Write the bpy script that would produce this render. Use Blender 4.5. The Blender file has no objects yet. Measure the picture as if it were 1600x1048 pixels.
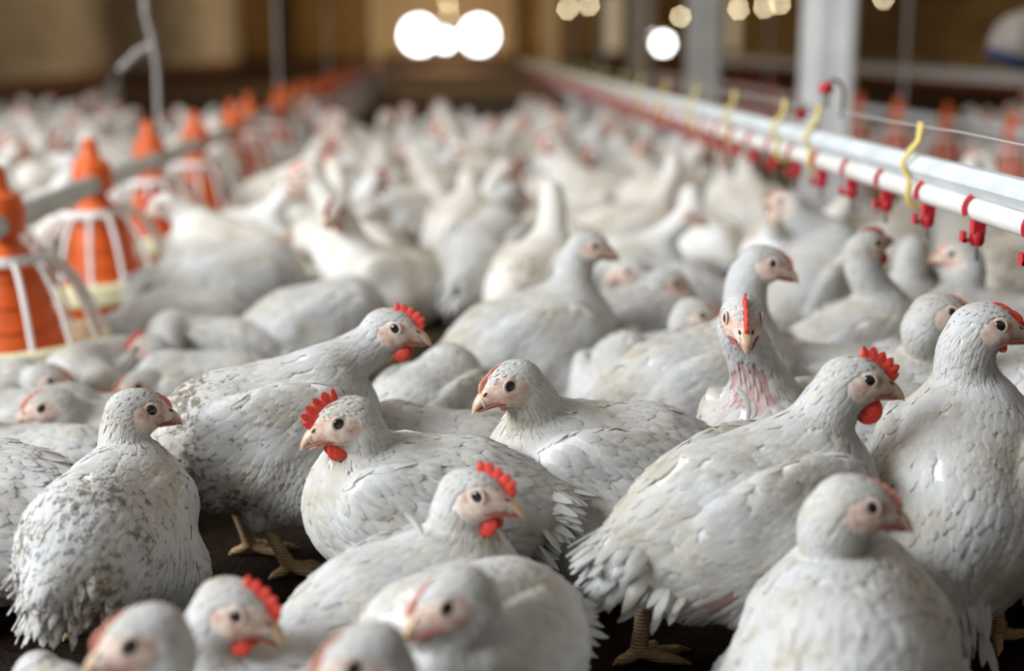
import bpy, math, random
import numpy as np
from mathutils import Vector

# ------------------------------------------------------------------ camera, sky, lamps, exposure
S = bpy.context.scene
COL = S.collection
FPX = 1600 * 50.0 / 36.0                 # 50 mm lens on a 36 mm sensor, 1600 px wide frame
PITCH = math.atan((524 - 65) / FPX)      # looking down on the flock
YAW = math.atan(110 * math.cos(PITCH) / FPX)
CAM_H = 0.68
cam_data = bpy.data.cameras.new('camera')
cam = bpy.data.objects.new('camera', cam_data)
COL.objects.link(cam)
cam.location = (0, 0, CAM_H)
cam.rotation_euler = (math.pi / 2 - PITCH, 0, -YAW)
cam_data.lens = 50
cam_data.sensor_width = 36
cam_data.clip_start = 0.02
cam_data.clip_end = 200
cam_data.dof.use_dof = True
cam_data.dof.focus_distance = 1.68
cam_data.dof.aperture_fstop = 1.65
cam_data.dof.aperture_blades = 7
cam_data.dof.aperture_rotation = math.radians(12)
S.camera = cam

W = bpy.data.worlds.new('daylight')
S.world = W
W.use_nodes = True
W.node_tree.nodes['Background'].inputs[0].default_value = (1.0, 0.95, 0.88, 1)
W.node_tree.nodes['Background'].inputs[1].default_value = 0.16

def area_light(name, loc, target, sx, sy, power, color):
    d = bpy.data.lights.new(name, 'AREA')
    d.shape = 'RECTANGLE'
    d.size, d.size_y, d.energy, d.color = sx, sy, power, color
    o = bpy.data.objects.new(name, d)
    COL.objects.link(o)
    o.location = loc
    o.rotation_euler = (Vector(target) - Vector(loc)).to_track_quat('-Z', 'Y').to_euler()
    return o

area_light('side_key_light', (-4.3, 0.3, 2.7), (0.3, 1.8, 0.1), 4.6, 1.5, 450, (0.88, 0.94, 1.0))  # unseen key light from the upper left; no window stands there
area_light('overhead_fill_light', (-0.4, 4.2, 2.9), (-0.2, 4.2, 0), 4.0, 8.0, 50, (1.0, 0.92, 0.81))  # unseen overhead lamp added as soft fill for the flock
area_light('far_floor_fill_light', (0.3, 24.0, 2.7), (0.3, 15, 0.0), 6.0, 2.0, 230, (1.0, 0.80, 0.56))  # unseen warm fill added for the far floor, well away from the end openings

S.view_settings.view_transform = 'Standard'
S.view_settings.look = 'None'
S.view_settings.exposure = 0.30
S.view_settings.gamma = 1.0
S.view_settings.use_curve_mapping = False
S.cycles.max_bounces = 6
S.cycles.diffuse_bounces = 3
S.cycles.glossy_bounces = 2
S.cycles.caustics_reflective = False
S.cycles.caustics_refractive = False

# pixel + depth along the house -> point in the house
_c, _s = math.cos(PITCH), math.sin(PITCH)
_cy, _sy = math.cos(YAW), math.sin(YAW)
C_F = np.array([_sy * _c, _cy * _c, -_s])
C_R = np.array([_cy, -_sy, 0.0])
C_U = np.array([_sy * _s, _cy * _s, _c])
def at(u, v, Y):
    d = C_F + C_R * ((u - 800) / FPX) + C_U * ((524 - v) / FPX)
    return np.array([0, 0, CAM_H]) + d * (Y / d[1])
def ground(u, v):
    d = C_F + C_R * ((u - 800) / FPX) + C_U * ((524 - v) / FPX)
    return np.array([0, 0, CAM_H]) + d * (-CAM_H / d[2])
def to_px(p):
    q = np.asarray(p, float) - np.array([0, 0, CAM_H])
    z = q @ C_F
    return 800 + FPX * (q @ C_R) / z, 524 - FPX * (q @ C_U) / z, z

# ------------------------------------------------------------------ materials
def mat(name, color, rough=0.6, spec=0.3, metal=0.0):
    m = bpy.data.materials.new(name)
    m.use_nodes = True
    b = m.node_tree.nodes['Principled BSDF']
    b.inputs['Base Color'].default_value = (*color, 1)
    b.inputs['Roughness'].default_value = rough
    b.inputs['Specular IOR Level'].default_value = spec
    b.inputs['Metallic'].default_value = metal
    return m
def nd(m, kind, **kw):
    n = m.node_tree.nodes.new(kind)
    for k, v in kw.items():
        setattr(n, k, v)
    return n
def lk(m, a, b):
    m.node_tree.links.new(a, b)
def ramp(m, fac, stops):
    r = nd(m, 'ShaderNodeValToRGB')
    e = r.color_ramp.elements
    while len(e) < len(stops):
        e.new(0.5)
    for i, (p, c) in enumerate(stops):
        e[i].position = p
        e[i].color = (*c, 1) if len(c) == 3 else c
    lk(m, fac, r.inputs[0])
    return r
def noise(m, scale, detail=3, rough=0.6, vec=None):
    n = nd(m, 'ShaderNodeTexNoise')
    n.inputs['Scale'].default_value = scale
    n.inputs['Detail'].default_value = detail
    n.inputs['Roughness'].default_value = rough
    if vec is None:
        t = nd(m, 'ShaderNodeTexCoord')
        vec = t.outputs['Object']
    lk(m, vec, n.inputs['Vector'])
    return n
def bump(m, height, strength, dist):
    b = nd(m, 'ShaderNodeBump')
    b.inputs['Strength'].default_value = strength
    b.inputs['Distance'].default_value = dist
    lk(m, height, b.inputs['Height'])
    lk(m, b.outputs[0], m.node_tree.nodes['Principled BSDF'].inputs['Normal'])
    return b
def mixc(m, fac, a, b):
    x = nd(m, 'ShaderNodeMix', data_type='RGBA')
    for s, v in ((x.inputs[0], fac), (x.inputs[6], a), (x.inputs[7], b)):
        if isinstance(v, (int, float)):
            s.default_value = v
        elif isinstance(v, tuple):
            s.default_value = (*v, 1)
        else:
            lk(m, v, s)
    return x.outputs[2]
def math_(m, op, a, b):
    x = nd(m, 'ShaderNodeMath', operation=op)
    for s, v in ((x.inputs[0], a), (x.inputs[1], b)):
        if isinstance(v, (int, float)):
            s.default_value = v
        else:
            lk(m, v, s)
    return x.outputs[0]
def mottled(name, c1, c2, scale, rough=0.6, spec=0.3, bump_s=0.0, bump_d=0.002, metal=0.0):
    m = mat(name, c1, rough, spec, metal)
    n = noise(m, scale)
    r = ramp(m, n.outputs['Fac'], [(0.35, c1), (0.68, c2)])
    lk(m, r.outputs[0], m.node_tree.nodes['Principled BSDF'].inputs['Base Color'])
    if bump_s:
        bump(m, n.outputs['Fac'], bump_s, bump_d)
    return m

# plumage: white feathers; 'mask' holds r = bare facial skin, g = bare pink body skin, b = dirt
def plumage_material(name='white_plumage', c0=(0.80, 0.795, 0.785), c1=(0.76, 0.735, 0.69), c2=(0.66, 0.605, 0.50)):
    m = mat(name, (0.8, 0.79, 0.77), 1.0, 0.03)
    pb = m.node_tree.nodes['Principled BSDF']
    a = nd(m, 'ShaderNodeAttribute', attribute_name='mask')
    sp = nd(m, 'ShaderNodeSeparateColor')
    lk(m, a.outputs['Color'], sp.inputs[0])
    n1 = noise(m, 14, 3)
    base = ramp(m, n1.outputs['Fac'], [(0.36, c0), (0.54, c1), (0.70, c2)])
    sh = nd(m, 'ShaderNodeAttribute', attribute_name='shade')
    hs = nd(m, 'ShaderNodeHueSaturation')
    lk(m, base.outputs[0], hs.inputs['Color'])
    lk(m, sh.outputs['Fac'], hs.inputs['Value'])
    n2 = noise(m, 110, 4, 0.7)
    n3 = noise(m, 16, 2, 0.5)
    dsum = math_(m, 'ADD', math_(m, 'MULTIPLY', n2.outputs['Fac'], 0.8), math_(m, 'MULTIPLY', n3.outputs['Fac'], 0.4))
    d = math_(m, 'ADD', dsum, math_(m, 'MULTIPLY', sp.outputs[2], 0.24))
    dm = ramp(m, d, [(0.82, (0, 0, 0)), (0.92, (1, 1, 1))])
    c = mixc(m, math_(m, 'MULTIPLY', dm.outputs[0], 0.75), hs.outputs[0], (0.20, 0.15, 0.095))
    n4 = noise(m, 160, 3, 0.6)
    pk = ramp(m, n4.outputs['Fac'], [(0.3, (0.24, 0.085, 0.08)), (0.7, (0.40, 0.20, 0.18))])
    c = mixc(m, sp.outputs[1], c, pk.outputs[0])
    n5 = noise(m, 75, 3, 0.6)
    fs = ramp(m, n5.outputs['Fac'], [(0.34, (0.46, 0.25, 0.19)), (0.50, (0.62, 0.45, 0.36)), (0.66, (0.72, 0.60, 0.51))])
    c = mixc(m, sp.outputs[0], c, fs.outputs[0])
    lk(m, c, pb.inputs['Base Color'])
    bump(m, noise(m, 190, 3, 0.65).outputs['Fac'], 0.35, 0.0015)
    tr = nd(m, 'ShaderNodeBsdfTranslucent')          # thin feathers let light through
    lk(m, c, tr.inputs['Color'])
    sf = nd(m, 'ShaderNodeAttribute', attribute_name='soft')
    mx = nd(m, 'ShaderNodeMixShader')
    lk(m, math_(m, 'MULTIPLY', sf.outputs['Fac'], 0.42), mx.inputs[0])
    lk(m, pb.outputs[0], mx.inputs[1]); lk(m, tr.outputs[0], mx.inputs[2])
    lk(m, mx.outputs[0], m.node_tree.nodes['Material Output'].inputs['Surface'])
    return m
M = {}
M['plumage'] = plumage_material()
M['dusty'] = plumage_material('dusty_plumage', (0.74, 0.71, 0.665), (0.68, 0.635, 0.56), (0.58, 0.52, 0.42))
M['comb'] = mottled('red_comb', (0.50, 0.030, 0.018), (0.70, 0.075, 0.045), 220, 0.45, 0.4, 0.5, 0.001)
M['palecomb'] = mottled('pale_pink_comb', (0.62, 0.20, 0.13), (0.74, 0.33, 0.24), 220, 0.5, 0.35, 0.4, 0.001)
M['beak'] = mottled('horn_beak', (0.46, 0.29, 0.18), (0.64, 0.46, 0.31), 90, 0.38, 0.45)
M['gape'] = mat('red_gape', (0.30, 0.07, 0.05), 0.5)
M['quill'] = mottled('white_quill', (0.76, 0.75, 0.72), (0.82, 0.81, 0.79), 60, 0.9, 0.05)
M['mouth'] = mat('dark_nostril', (0.05, 0.025, 0.02), 0.6)
M['eye'] = mat('dark_eye', (0.012, 0.009, 0.008), 0.08, 0.6)
M['iris'] = mat('grey_brown_iris', (0.10, 0.075, 0.055), 0.15, 0.6)
M['lid'] = mottled('pale_eyelid', (0.56, 0.43, 0.36), (0.68, 0.57, 0.49), 300, 0.6, 0.3)
M['ear'] = mottled('pink_earlobe', (0.62, 0.42, 0.37), (0.74, 0.60, 0.55), 200, 0.6, 0.3)
m = mottled('scaly_leg', (0.44, 0.27, 0.13), (0.58, 0.40, 0.22), 60, 0.5, 0.4)
_t = nd(m, 'ShaderNodeTexCoord')
_w = nd(m, 'ShaderNodeTexWave', bands_direction='Z')
_w.inputs['Scale'].default_value = 75
_w.inputs['Distortion'].default_value = 1.5
lk(m, _t.outputs['Object'], _w.inputs['Vector'])
bump(m, _w.outputs['Fac'], 0.6, 0.002)
M['leg'] = m
M['orange'] = mottled('orange_plastic', (0.60, 0.085, 0.010), (0.74, 0.14, 0.02), 25, 0.42, 0.4)
M['rim'] = mottled('cream_plastic', (0.68, 0.62, 0.36), (0.78, 0.73, 0.50), 18, 0.5, 0.35)
M['grill'] = mottled('white_plastic', (0.72, 0.70, 0.66), (0.82, 0.80, 0.77), 30, 0.45, 0.4)
M['zinc'] = mottled('galvanised_steel', (0.33, 0.34, 0.31), (0.46, 0.47, 0.45), 22, 0.5, 0.5)
M['alu'] = mottled('weathered_white_profile', (0.60, 0.64, 0.65), (0.74, 0.77, 0.78), 14, 0.5, 0.4, 0.2, 0.001)
M['pvc'] = mottled('white_water_pipe', (0.72, 0.69, 0.64), (0.84, 0.82, 0.79), 16, 0.4, 0.4)
M['nipple'] = mottled('red_plastic', (0.42, 0.012, 0.022), (0.58, 0.03, 0.04), 40, 0.35, 0.5)
M['steel'] = mat('shiny_steel', (0.75, 0.76, 0.78), 0.15, 0.5, 1.0)
M['yellow'] = mottled('yellow_plastic', (0.62, 0.47, 0.10), (0.74, 0.60, 0.22), 60, 0.45, 0.4)
M['wire'] = mat('pale_wire', (0.62, 0.60, 0.58), 0.4, 0.5, 0.4)
M['white_post'] = mottled('white_painted_post', (0.66, 0.66, 0.66), (0.78, 0.78, 0.78), 5, 0.6, 0.3)
M['rope'] = mottled('grey_rope', (0.30, 0.27, 0.25), (0.42, 0.39, 0.37), 30, 0.8, 0.1)
M['litter'] = None
M['blue'] = mat('dark_blue_plastic', (0.03, 0.035, 0.09), 0.5)
M['grey'] = mottled('grey_plastic', (0.22, 0.19, 0.16), (0.34, 0.30, 0.27), 12, 0.6)
# ------------------------------------------------------------------ mesh helpers
def link(name, me, parent=None, loc=None):
    o = bpy.data.objects.new(name, me)
    COL.objects.link(o)
    if parent is not None:
        o.parent = parent
    if loc is not None:
        o.location = loc
    return o
def np_mesh(name, V, Q, material, smooth=True, T=None, attrs=None):
    """quads Q (n,4) and triangles T (n,3) to a mesh"""
    me = bpy.data.meshes.new(name)
    V = np.ascontiguousarray(V, dtype=np.float32)
    Q = np.zeros((0, 4), np.int32) if Q is None else np.asarray(Q, np.int32)
    T = np.zeros((0, 3), np.int32) if T is None else np.asarray(T, np.int32)
    nl = Q.size + T.size
    me.vertices.add(len(V)); me.vertices.foreach_set('co', V.ravel())
    me.loops.add(nl); me.loops.foreach_set('vertex_index', np.concatenate([Q.ravel(), T.ravel()]).astype(np.int32))
    me.polygons.add(len(Q) + len(T))
    st = np.concatenate([np.arange(len(Q)) * 4, Q.size + np.arange(len(T)) * 3]).astype(np.int32)
    me.polygons.foreach_set('loop_start', st)
    if smooth:
        me.polygons.foreach_set('use_smooth', np.ones(len(Q) + len(T), bool))
    for k, (arr, kind) in (attrs or {}).items():
        a = me.attributes.new(k, kind, 'POINT')
        if kind == 'FLOAT_COLOR':
            a.data.foreach_set('color', np.ascontiguousarray(arr, np.float32).ravel())
        else:
            a.data.foreach_set('value', np.ascontiguousarray(arr, np.float32))
    me.materials.append(material)
    me.update(); me.validate()
    return me
class MB:
    """collects simple shapes into ONE mesh"""
    def __init__(s):
        s.v, s.f, s.n = [], [], 0
    def add(s, v, f):
        s.v.append(np.asarray(v, float))
        s.f += [tuple(i + s.n for i in q) for q in f]
        s.n += len(v)
        return s
    def tube(s, pts, rad, seg=10, caps=True, flat=None):
        P = np.asarray(pts, float); n = len(P)
        R = np.full(n, rad) if np.isscalar(rad) else np.asarray(rad, float)
        t = np.gradient(P, axis=0); t /= np.linalg.norm(t, axis=1)[:, None] + 1e-12
        up = np.array([0, 0, 1.0]) if abs(t[0][2]) < 0.9 else np.array([1.0, 0, 0])
        a = np.cross(t[0], up); a /= np.linalg.norm(a)
        V = []
        ang = np.arange(seg) * 2 * math.pi / seg
        for i in range(n):
            a = a - t[i] * (a @ t[i]); a /= np.linalg.norm(a) + 1e-12
            b = np.cross(t[i], a)
            fl = 1.0 if flat is None else flat
            V.append(P[i] + R[i] * (np.cos(ang)[:, None] * a + fl * np.sin(ang)[:, None] * b))
        F = [(i * seg + j, i * seg + (j + 1) % seg, (i + 1) * seg + (j + 1) % seg, (i + 1) * seg + j) for i in range(n - 1) for j in range(seg)]
        V = np.concatenate(V)
        if caps:
            F.append(tuple(range(seg))[::-1]); F.append(tuple((n - 1) * seg + j for j in range(seg)))
        return s.add(V, F)
    def lathe(s, prof, c=(0, 0, 0), seg=28, closed=False):
        V = []; n = len(prof)
        ang = np.arange(seg) * 2 * math.pi / seg
        for r, z in prof:
            V.append(np.stack([r * np.cos(ang), r * np.sin(ang), np.full(seg, z)], 1) + np.asarray(c))
        m = n if closed else n - 1
        F = [(i * seg + j, i * seg + (j + 1) % seg, ((i + 1) % n) * seg + (j + 1) % seg, ((i + 1) % n) * seg + j) for i in range(m) for j in range(seg)]
        if not closed:
            F.append(tuple(range(seg))[::-1]); F.append(tuple((n - 1) * seg + j for j in range(seg)))
        return s.add(np.concatenate(V), F)
    def ball(s, c, r, R=None, nu=14, nv=9):
        V = [(0, 0, -1)]
        for i in range(1, nv):
            p = -math.pi / 2 + math.pi * i / nv
            for j in range(nu):
                q = 2 * math.pi * j / nu
                V.append((math.cos(p) * math.cos(q), math.cos(p) * math.sin(q), math.sin(p)))
        V.append((0, 0, 1))
        V = np.array(V) * np.asarray(r, float)
        if R is not None:
            V = V @ np.asarray(R)
        V = V + np.asarray(c, float)
        F = [(0, 1 + (j + 1) % nu, 1 + j) for j in range(nu)]
        for i in range(nv - 2):
            for j in range(nu):
                a = 1 + i * nu
                F.append((a + j, a + (j + 1) % nu, a + nu + (j + 1) % nu, a + nu + j))
        L = len(V) - 1; a = 1 + (nv - 2) * nu
        F += [(a + j, a + (j + 1) % nu, L) for j in range(nu)]
        return s.add(V, F)
    def box(s, lo, hi):
        x0, y0, z0 = lo; x1, y1, z1 = hi
        V = [(x0, y0, z0), (x1, y0, z0), (x1, y1, z0), (x0, y1, z0), (x0, y0, z1), (x1, y0, z1), (x1, y1, z1), (x0, y1, z1)]
        return s.add(V, [(0, 3, 2, 1), (4, 5, 6, 7), (0, 1, 5, 4), (1, 2, 6, 5), (2, 3, 7, 6), (3, 0, 4, 7)])
    def prism(s, poly, p0, p1, xdir=(1, 0, 0)):
        """2D outline (x, z) swept from p0 to p1"""
        n = len(poly); V = []
        for p in (p0, p1):
            V += [np.asarray(p, float) + np.asarray(xdir, float) * x + np.array([0, 0, z]) for x, z in poly]
        F = [(i, (i + 1) % n, n + (i + 1) % n, n + i) for i in range(n)]
        F += [tuple(range(n))[::-1], tuple(range(n, 2 * n))]
        return s.add(V, F)
    def mesh(s, name, material, smooth=True, sharp=None):
        me = bpy.data.meshes.new(name)
        me.from_pydata(np.concatenate(s.v).tolist(), [], s.f)
        if smooth:
            me.polygons.foreach_set('use_smooth', np.ones(len(me.polygons), bool))
            if sharp:
                try:
                    me.set_sharp_from_angle(angle=math.radians(sharp))
                except Exception:
                    pass
        me.materials.append(material)
        me.update()
        return me
    def build(s, name, material, parent=None, loc=None, smooth=True, sharp=40):
        return link(name, s.mesh(name, material, smooth, sharp), parent, loc)
def thing(name, label, cat, loc=(0, 0, 0), group=None):
    o = bpy.data.objects.new(name, None)
    o.empty_display_size = 0.05
    COL.objects.link(o)
    o.location = loc
    return tag(o, label, cat, group)
def tag(o, label, cat, group=None):
    o['label'] = label; o['category'] = cat
    if group:
        o['group'] = group
    return o
def struct(o, label=None):
    o['kind'] = 'structure'
    if label:
        o['label'] = label
    return o
def nrm(v):
    v = np.asarray(v, float)
    return v / (np.linalg.norm(v, axis=-1, keepdims=True) + 1e-12)

# ------------------------------------------------------------------ distance fields -> continuous bodies
class Prim:
    """an ellipsoid ('e') or a tapered capsule ('c'), in a rotated frame R (rows = axes)"""
    def __init__(s, kind, group, flow, k, **a):
        s.kind, s.group, s.flow, s.k = kind, group, nrm(flow), k
        s.__dict__.update(a)
        if kind == 'e':
            m = float(np.max(s.r)); s.lo, s.hi = s.c - m, s.c + m
        else:
            m = max(s.ra, s.rb); s.lo, s.hi = np.minimum(s.a, s.b) - m, np.maximum(s.a, s.b) + m
    def d(s, P):
        if s.kind == 'e':
            q = (P - s.c) @ s.R.T
            k0 = np.sqrt(((q / s.r) ** 2).sum(-1)); k1 = np.sqrt(((q / s.r ** 2) ** 2).sum(-1))
            return k0 * (k0 - 1) / (k1 + 1e-9)
        ab = s.b - s.a
        t = np.clip(((P - s.a) @ ab) / (ab @ ab + 1e-12), 0, 1)
        return np.linalg.norm(P - s.a - t[..., None] * ab, axis=-1) - (s.ra + (s.rb - s.ra) * t)
def smin(a, b, k):
    h = np.maximum(k - np.abs(a - b), 0) / k
    return np.minimum(a, b) - h * h * k * 0.25
def field(prims, P):
    d = None
    for p in prims:
        x = p.d(P)
        d = x if d is None else smin(d, x, p.k)
    return d
_T = np.array([[1, -1, -1], [-1, -1, 1], [-1, 1, -1], [1, 1, 1]], float)
def normals(prims, P, e=0.0015):
    g = 0
    for t in _T:
        g = g + t * field(prims, P + t * e)[..., None]
    return nrm(g)
def polygonise(prims, h):
    lo = np.min([p.lo for p in prims], 0) - 3 * h
    hi = np.max([p.hi for p in prims], 0) + 3 * h
    n = np.ceil((hi - lo) / h).astype(int) + 1
    ax = [lo[i] + h * np.arange(n[i]) for i in range(3)]
    D = np.full(n, 0.06)
    for p in prims:
        m = p.k + 2.5 * h
        i0 = np.maximum(((p.lo - m - lo) / h).astype(int), 0)
        i1 = np.minimum(((p.hi + m - lo) / h).astype(int) + 2, n)
        G = np.stack(np.meshgrid(*[ax[i][i0[i]:i1[i]] for i in range(3)], indexing='ij'), -1)
        sl = tuple(slice(i0[i], i1[i]) for i in range(3))
        D[sl] = smin(D[sl], p.d(G), p.k)
    # surface nets
    I = D < 0
    N = n - 1
    cs = [(dx, dy, dz) for dx in (0, 1) for dy in (0, 1) for dz in (0, 1)]
    cnt = sum(I[dx:dx + N[0], dy:dy + N[1], dz:dz + N[2]].astype(np.int8) for dx, dy, dz in cs)
    act = (cnt > 0) & (cnt < 8)
    idx = -np.ones(N, np.int64)
    cells = np.argwhere(act)
    idx[act] = np.arange(len(cells))
    acc = np.zeros((len(cells), 3)); num = np.zeros(len(cells))
    vals = {c: D[cells[:, 0] + c[0], cells[:, 1] + c[1], cells[:, 2] + c[2]] for c in cs}
    for a in cs:
        for k in range(3):
            if a[k] == 0:
                b = list(a); b[k] = 1; b = tuple(b)
                va, vb = vals[a], vals[b]
                cr = (va < 0) != (vb < 0)
                t = np.where(cr, va / np.where(cr, va - vb, 1), 0)
                p = np.array(a, float)[None].repeat(len(cells), 0); p[:, k] += t
                acc += p * cr[:, None]; num += cr
    V = lo + h * (cells + acc / num[:, None])
    Q = []
    for k in range(3):
        u, v = [(1, 2), (2, 0), (0, 1)][k]
        s0 = [slice(None)] * 3; s1 = [slice(None)] * 3
        s0[k] = slice(0, -1); s1[k] = slice(1, None)
        ch = I[tuple(s0)] != I[tuple(s1)]
        e = np.argwhere(ch)
        e = e[(e[:, u] > 0) & (e[:, v] > 0) & (e[:, u] < N[u]) & (e[:, v] < N[v])]
        if not len(e):
            continue
        ins = I[e[:, 0], e[:, 1], e[:, 2]]
        def cell(du, dv):
            c = e.copy(); c[:, u] += du; c[:, v] += dv
            return idx[c[:, 0], c[:, 1], c[:, 2]]
        q = np.stack([cell(-1, -1), cell(0, -1), cell(0, 0), cell(-1, 0)], 1)
        q[~ins] = q[~ins][:, ::-1]
        Q.append(q)
    Q = np.concatenate(Q)
    for _ in range(2):                       # settle the vertices on the true surface
        g = normals(prims, V)
        V = V - g * np.clip(field(prims, V), -h, h)[:, None]
    return V, Q
# ------------------------------------------------------------------ chickens
def bezier(p0, p1, p2, p3, n):
    t = np.linspace(0, 1, n)[:, None]
    return (1 - t) ** 3 * p0 + 3 * (1 - t) ** 2 * t * p1 + 3 * (1 - t) * t ** 2 * p2 + t ** 3 * p3
def rot_rows(f, l, u):
    return np.array([f, l, u])
def frame(yaw, pitch, roll=0.0):
    y, p = math.radians(yaw), math.radians(pitch)
    f = np.array([math.cos(y) * math.cos(p), math.sin(y) * math.cos(p), math.sin(p)])
    l = np.array([-math.sin(y), math.cos(y), 0.0])
    u = np.cross(f, l)
    if roll:
        r = math.radians(roll)
        l, u = l * math.cos(r) + u * math.sin(r), u * math.cos(r) - l * math.sin(r)
    return f, l, u
TORSO, WING, THIGH, NECK, HEAD, RUMP, VENT = range(7)
#        feather length, width, coverage, lift
FEATH = {TORSO: (0.027, 0.0125, 3.4, 0.0007), WING: (0.030, 0.0160, 3.0, 0.0011), THIGH: (0.024, 0.0070, 3.8, 0.0022),
         NECK: (0.017, 0.0042, 3.6, 0.0009), HEAD: (0.0080, 0.0028, 2.6, 0.0004), RUMP: (0.036, 0.0125, 3.6, 0.0024), VENT: (0.026, 0.0070, 3.6, 0.0050)}

def chicken_prims(c):
    s = c['s']; B = np.array([0, 0, c['hc']])
    f, l, u = frame(c['yaw'], c['pitch'], c.get('roll', 0))
    fh = nrm(np.array([f[0], f[1], 0]))
    R = rot_rows(f, l, u)
    w = lambda x, y, z: B + s * (f * x + l * y + u * z)
    dn = np.array([0, 0, -1.0])
    back = -f
    P = [Prim('e', TORSO, back, .03, c=w(-.005, 0, 0), r=s * np.array([.138, .084, .084]), R=R),
         Prim('e', TORSO, back * .75 - u * .5, .05, c=w(.068, 0, -.016), r=s * np.array([.080, .074, .080]), R=R),
         Prim('c', RUMP, back, .05, a=w(-.075, 0, .016), b=w(-.170, 0, .020 + c.get('tail_up', 0) * .5), ra=.064 * s, rb=.030 * s),
         Prim('e', VENT, back * .5 - u * .8, .05, c=w(-.080, 0, -.030), r=s * np.array([.062, .064, .052]), R=R)]
    for sg in (1, -1):
        wf = nrm(f * 1.0 + u * (.10 + c.get('wing_droop', 0)) + l * sg * .10)
        wl = nrm(np.cross(u, wf)); wu = np.cross(wf, wl); wo = c.get('wing_out', 1.0); wz = c.get('wing_z', 0)
        P.append(Prim('e', WING, -wf * .97 - u * .18, .010, c=w(-.014, sg * .070 * wo, .014 + wz), r=s * np.array([.112, .022, .056]), R=rot_rows(wf, wl, wu)))
        P.append(Prim('e', WING, -wf * .6 - u * .5, .018, c=w(.058, sg * .068 * wo, .010 + wz), r=s * np.array([.044, .022, .042]), R=rot_rows(wf, wl, wu)))
        P.append(Prim('c', WING, -wf, .012, a=w(-.070, sg * .064 * wo, .012), b=w(-.150, sg * .036, -.004), ra=.024 * s, rb=.006 * s))
        hip, knee = w(-.010, sg * .046, -.040), w(.030, sg * .060, -.082)
        if c['stand']:
            off = c.get('stride', 0) * sg + c.get('legx', 0)
            hock = np.array([B[0], B[1], 0]) + fh * (-.038 + off) * s + l * sg * .050 * s + np.array([0, 0, .088 * s])
            P.append(Prim('c', THIGH, dn - fh * .4, .03, a=hip, b=knee, ra=.060 * s, rb=.046 * s))
            P.append(Prim('c', THIGH, dn - fh * .5, .03, a=knee, b=hock, ra=.045 * s, rb=.016 * s))
        else:
            P.append(Prim('c', THIGH, -fh + dn * .3, .03, a=hip, b=w(.045, sg * .072, -.060), ra=.056 * s, rb=.042 * s))
    hf, hl, hu = frame(c['hyaw'], c['hpitch'], c.get('hroll', 0))
    hs = c['hs']; H = np.asarray(c['head'], float); HR = rot_rows(hf, hl, hu)
    hw = lambda x, y, z: H + hs * (hf * x + hl * y + hu * z)
    p0 = w(.078, 0, .026); p3 = hw(-.010, 0, -.008)
    L = np.linalg.norm(p3 - p0)
    p1 = p0 + nrm(f * c.get('nf', .38) + np.array([0, 0, 1.0]) * c.get('nu', .9)) * L * .42
    p2 = p3 - nrm(hu * c.get('ne', .8) + hf * .45) * L * .36
    n = 9
    C = bezier(p0, p1, p2, p3, n)
    rr = [.058, .043, .0325, .0285, .0268, .0265, .0256, .0250, .0244]
    nk = c.get('neck', 1.0)
    for i in range(n - 1):
        sc = s * (1 if i < 2 else nk)
        P.append(Prim('c', NECK if i > 0 else TORSO, C[i] - C[i + 1], .022 if i < 2 else .012, a=C[i], b=C[i + 1], ra=rr[i] * sc, rb=rr[i + 1] * (s * (1 if i < 1 else nk))))
    hb = -hf * .8 - hu * .6
    P.append(Prim('e', HEAD, hb, .012, c=hw(-.001, 0, .0005), r=hs * np.array([.0315, .0212, .0222]), R=HR))
    P.append(Prim('c', HEAD, hb, .012, a=hw(.006, 0, -.005), b=hw(.032, 0, -.0062), ra=.0178 * hs, rb=.0098 * hs))
    for sg in (1, -1):
        P.append(Prim('e', HEAD, hb, .008, c=hw(.005, sg * .0112, -.009), r=hs * np.array([.016, .0098, .0115]), R=HR))
    return P, w, hw, HR

def skin_mask(Q, H, HR, hs):
    q = (Q - H) @ HR.T / hs
    e = ((q[:, 0] - .014) / .0245) ** 2 + ((q[:, 2] + .003) / .0170) ** 2
    m = np.clip((1.25 - e) / .5, 0, 1)
    m[(np.abs(q[:, 1]) > .032) | (q[:, 0] < -.014)] = 0
    top = np.clip((np.abs(q[:, 1]) - .004) / .006, 0, 1)      # white stripe of feathers under the comb
    return m * np.where(q[:, 2] > .011, top, 1) * .92

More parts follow.
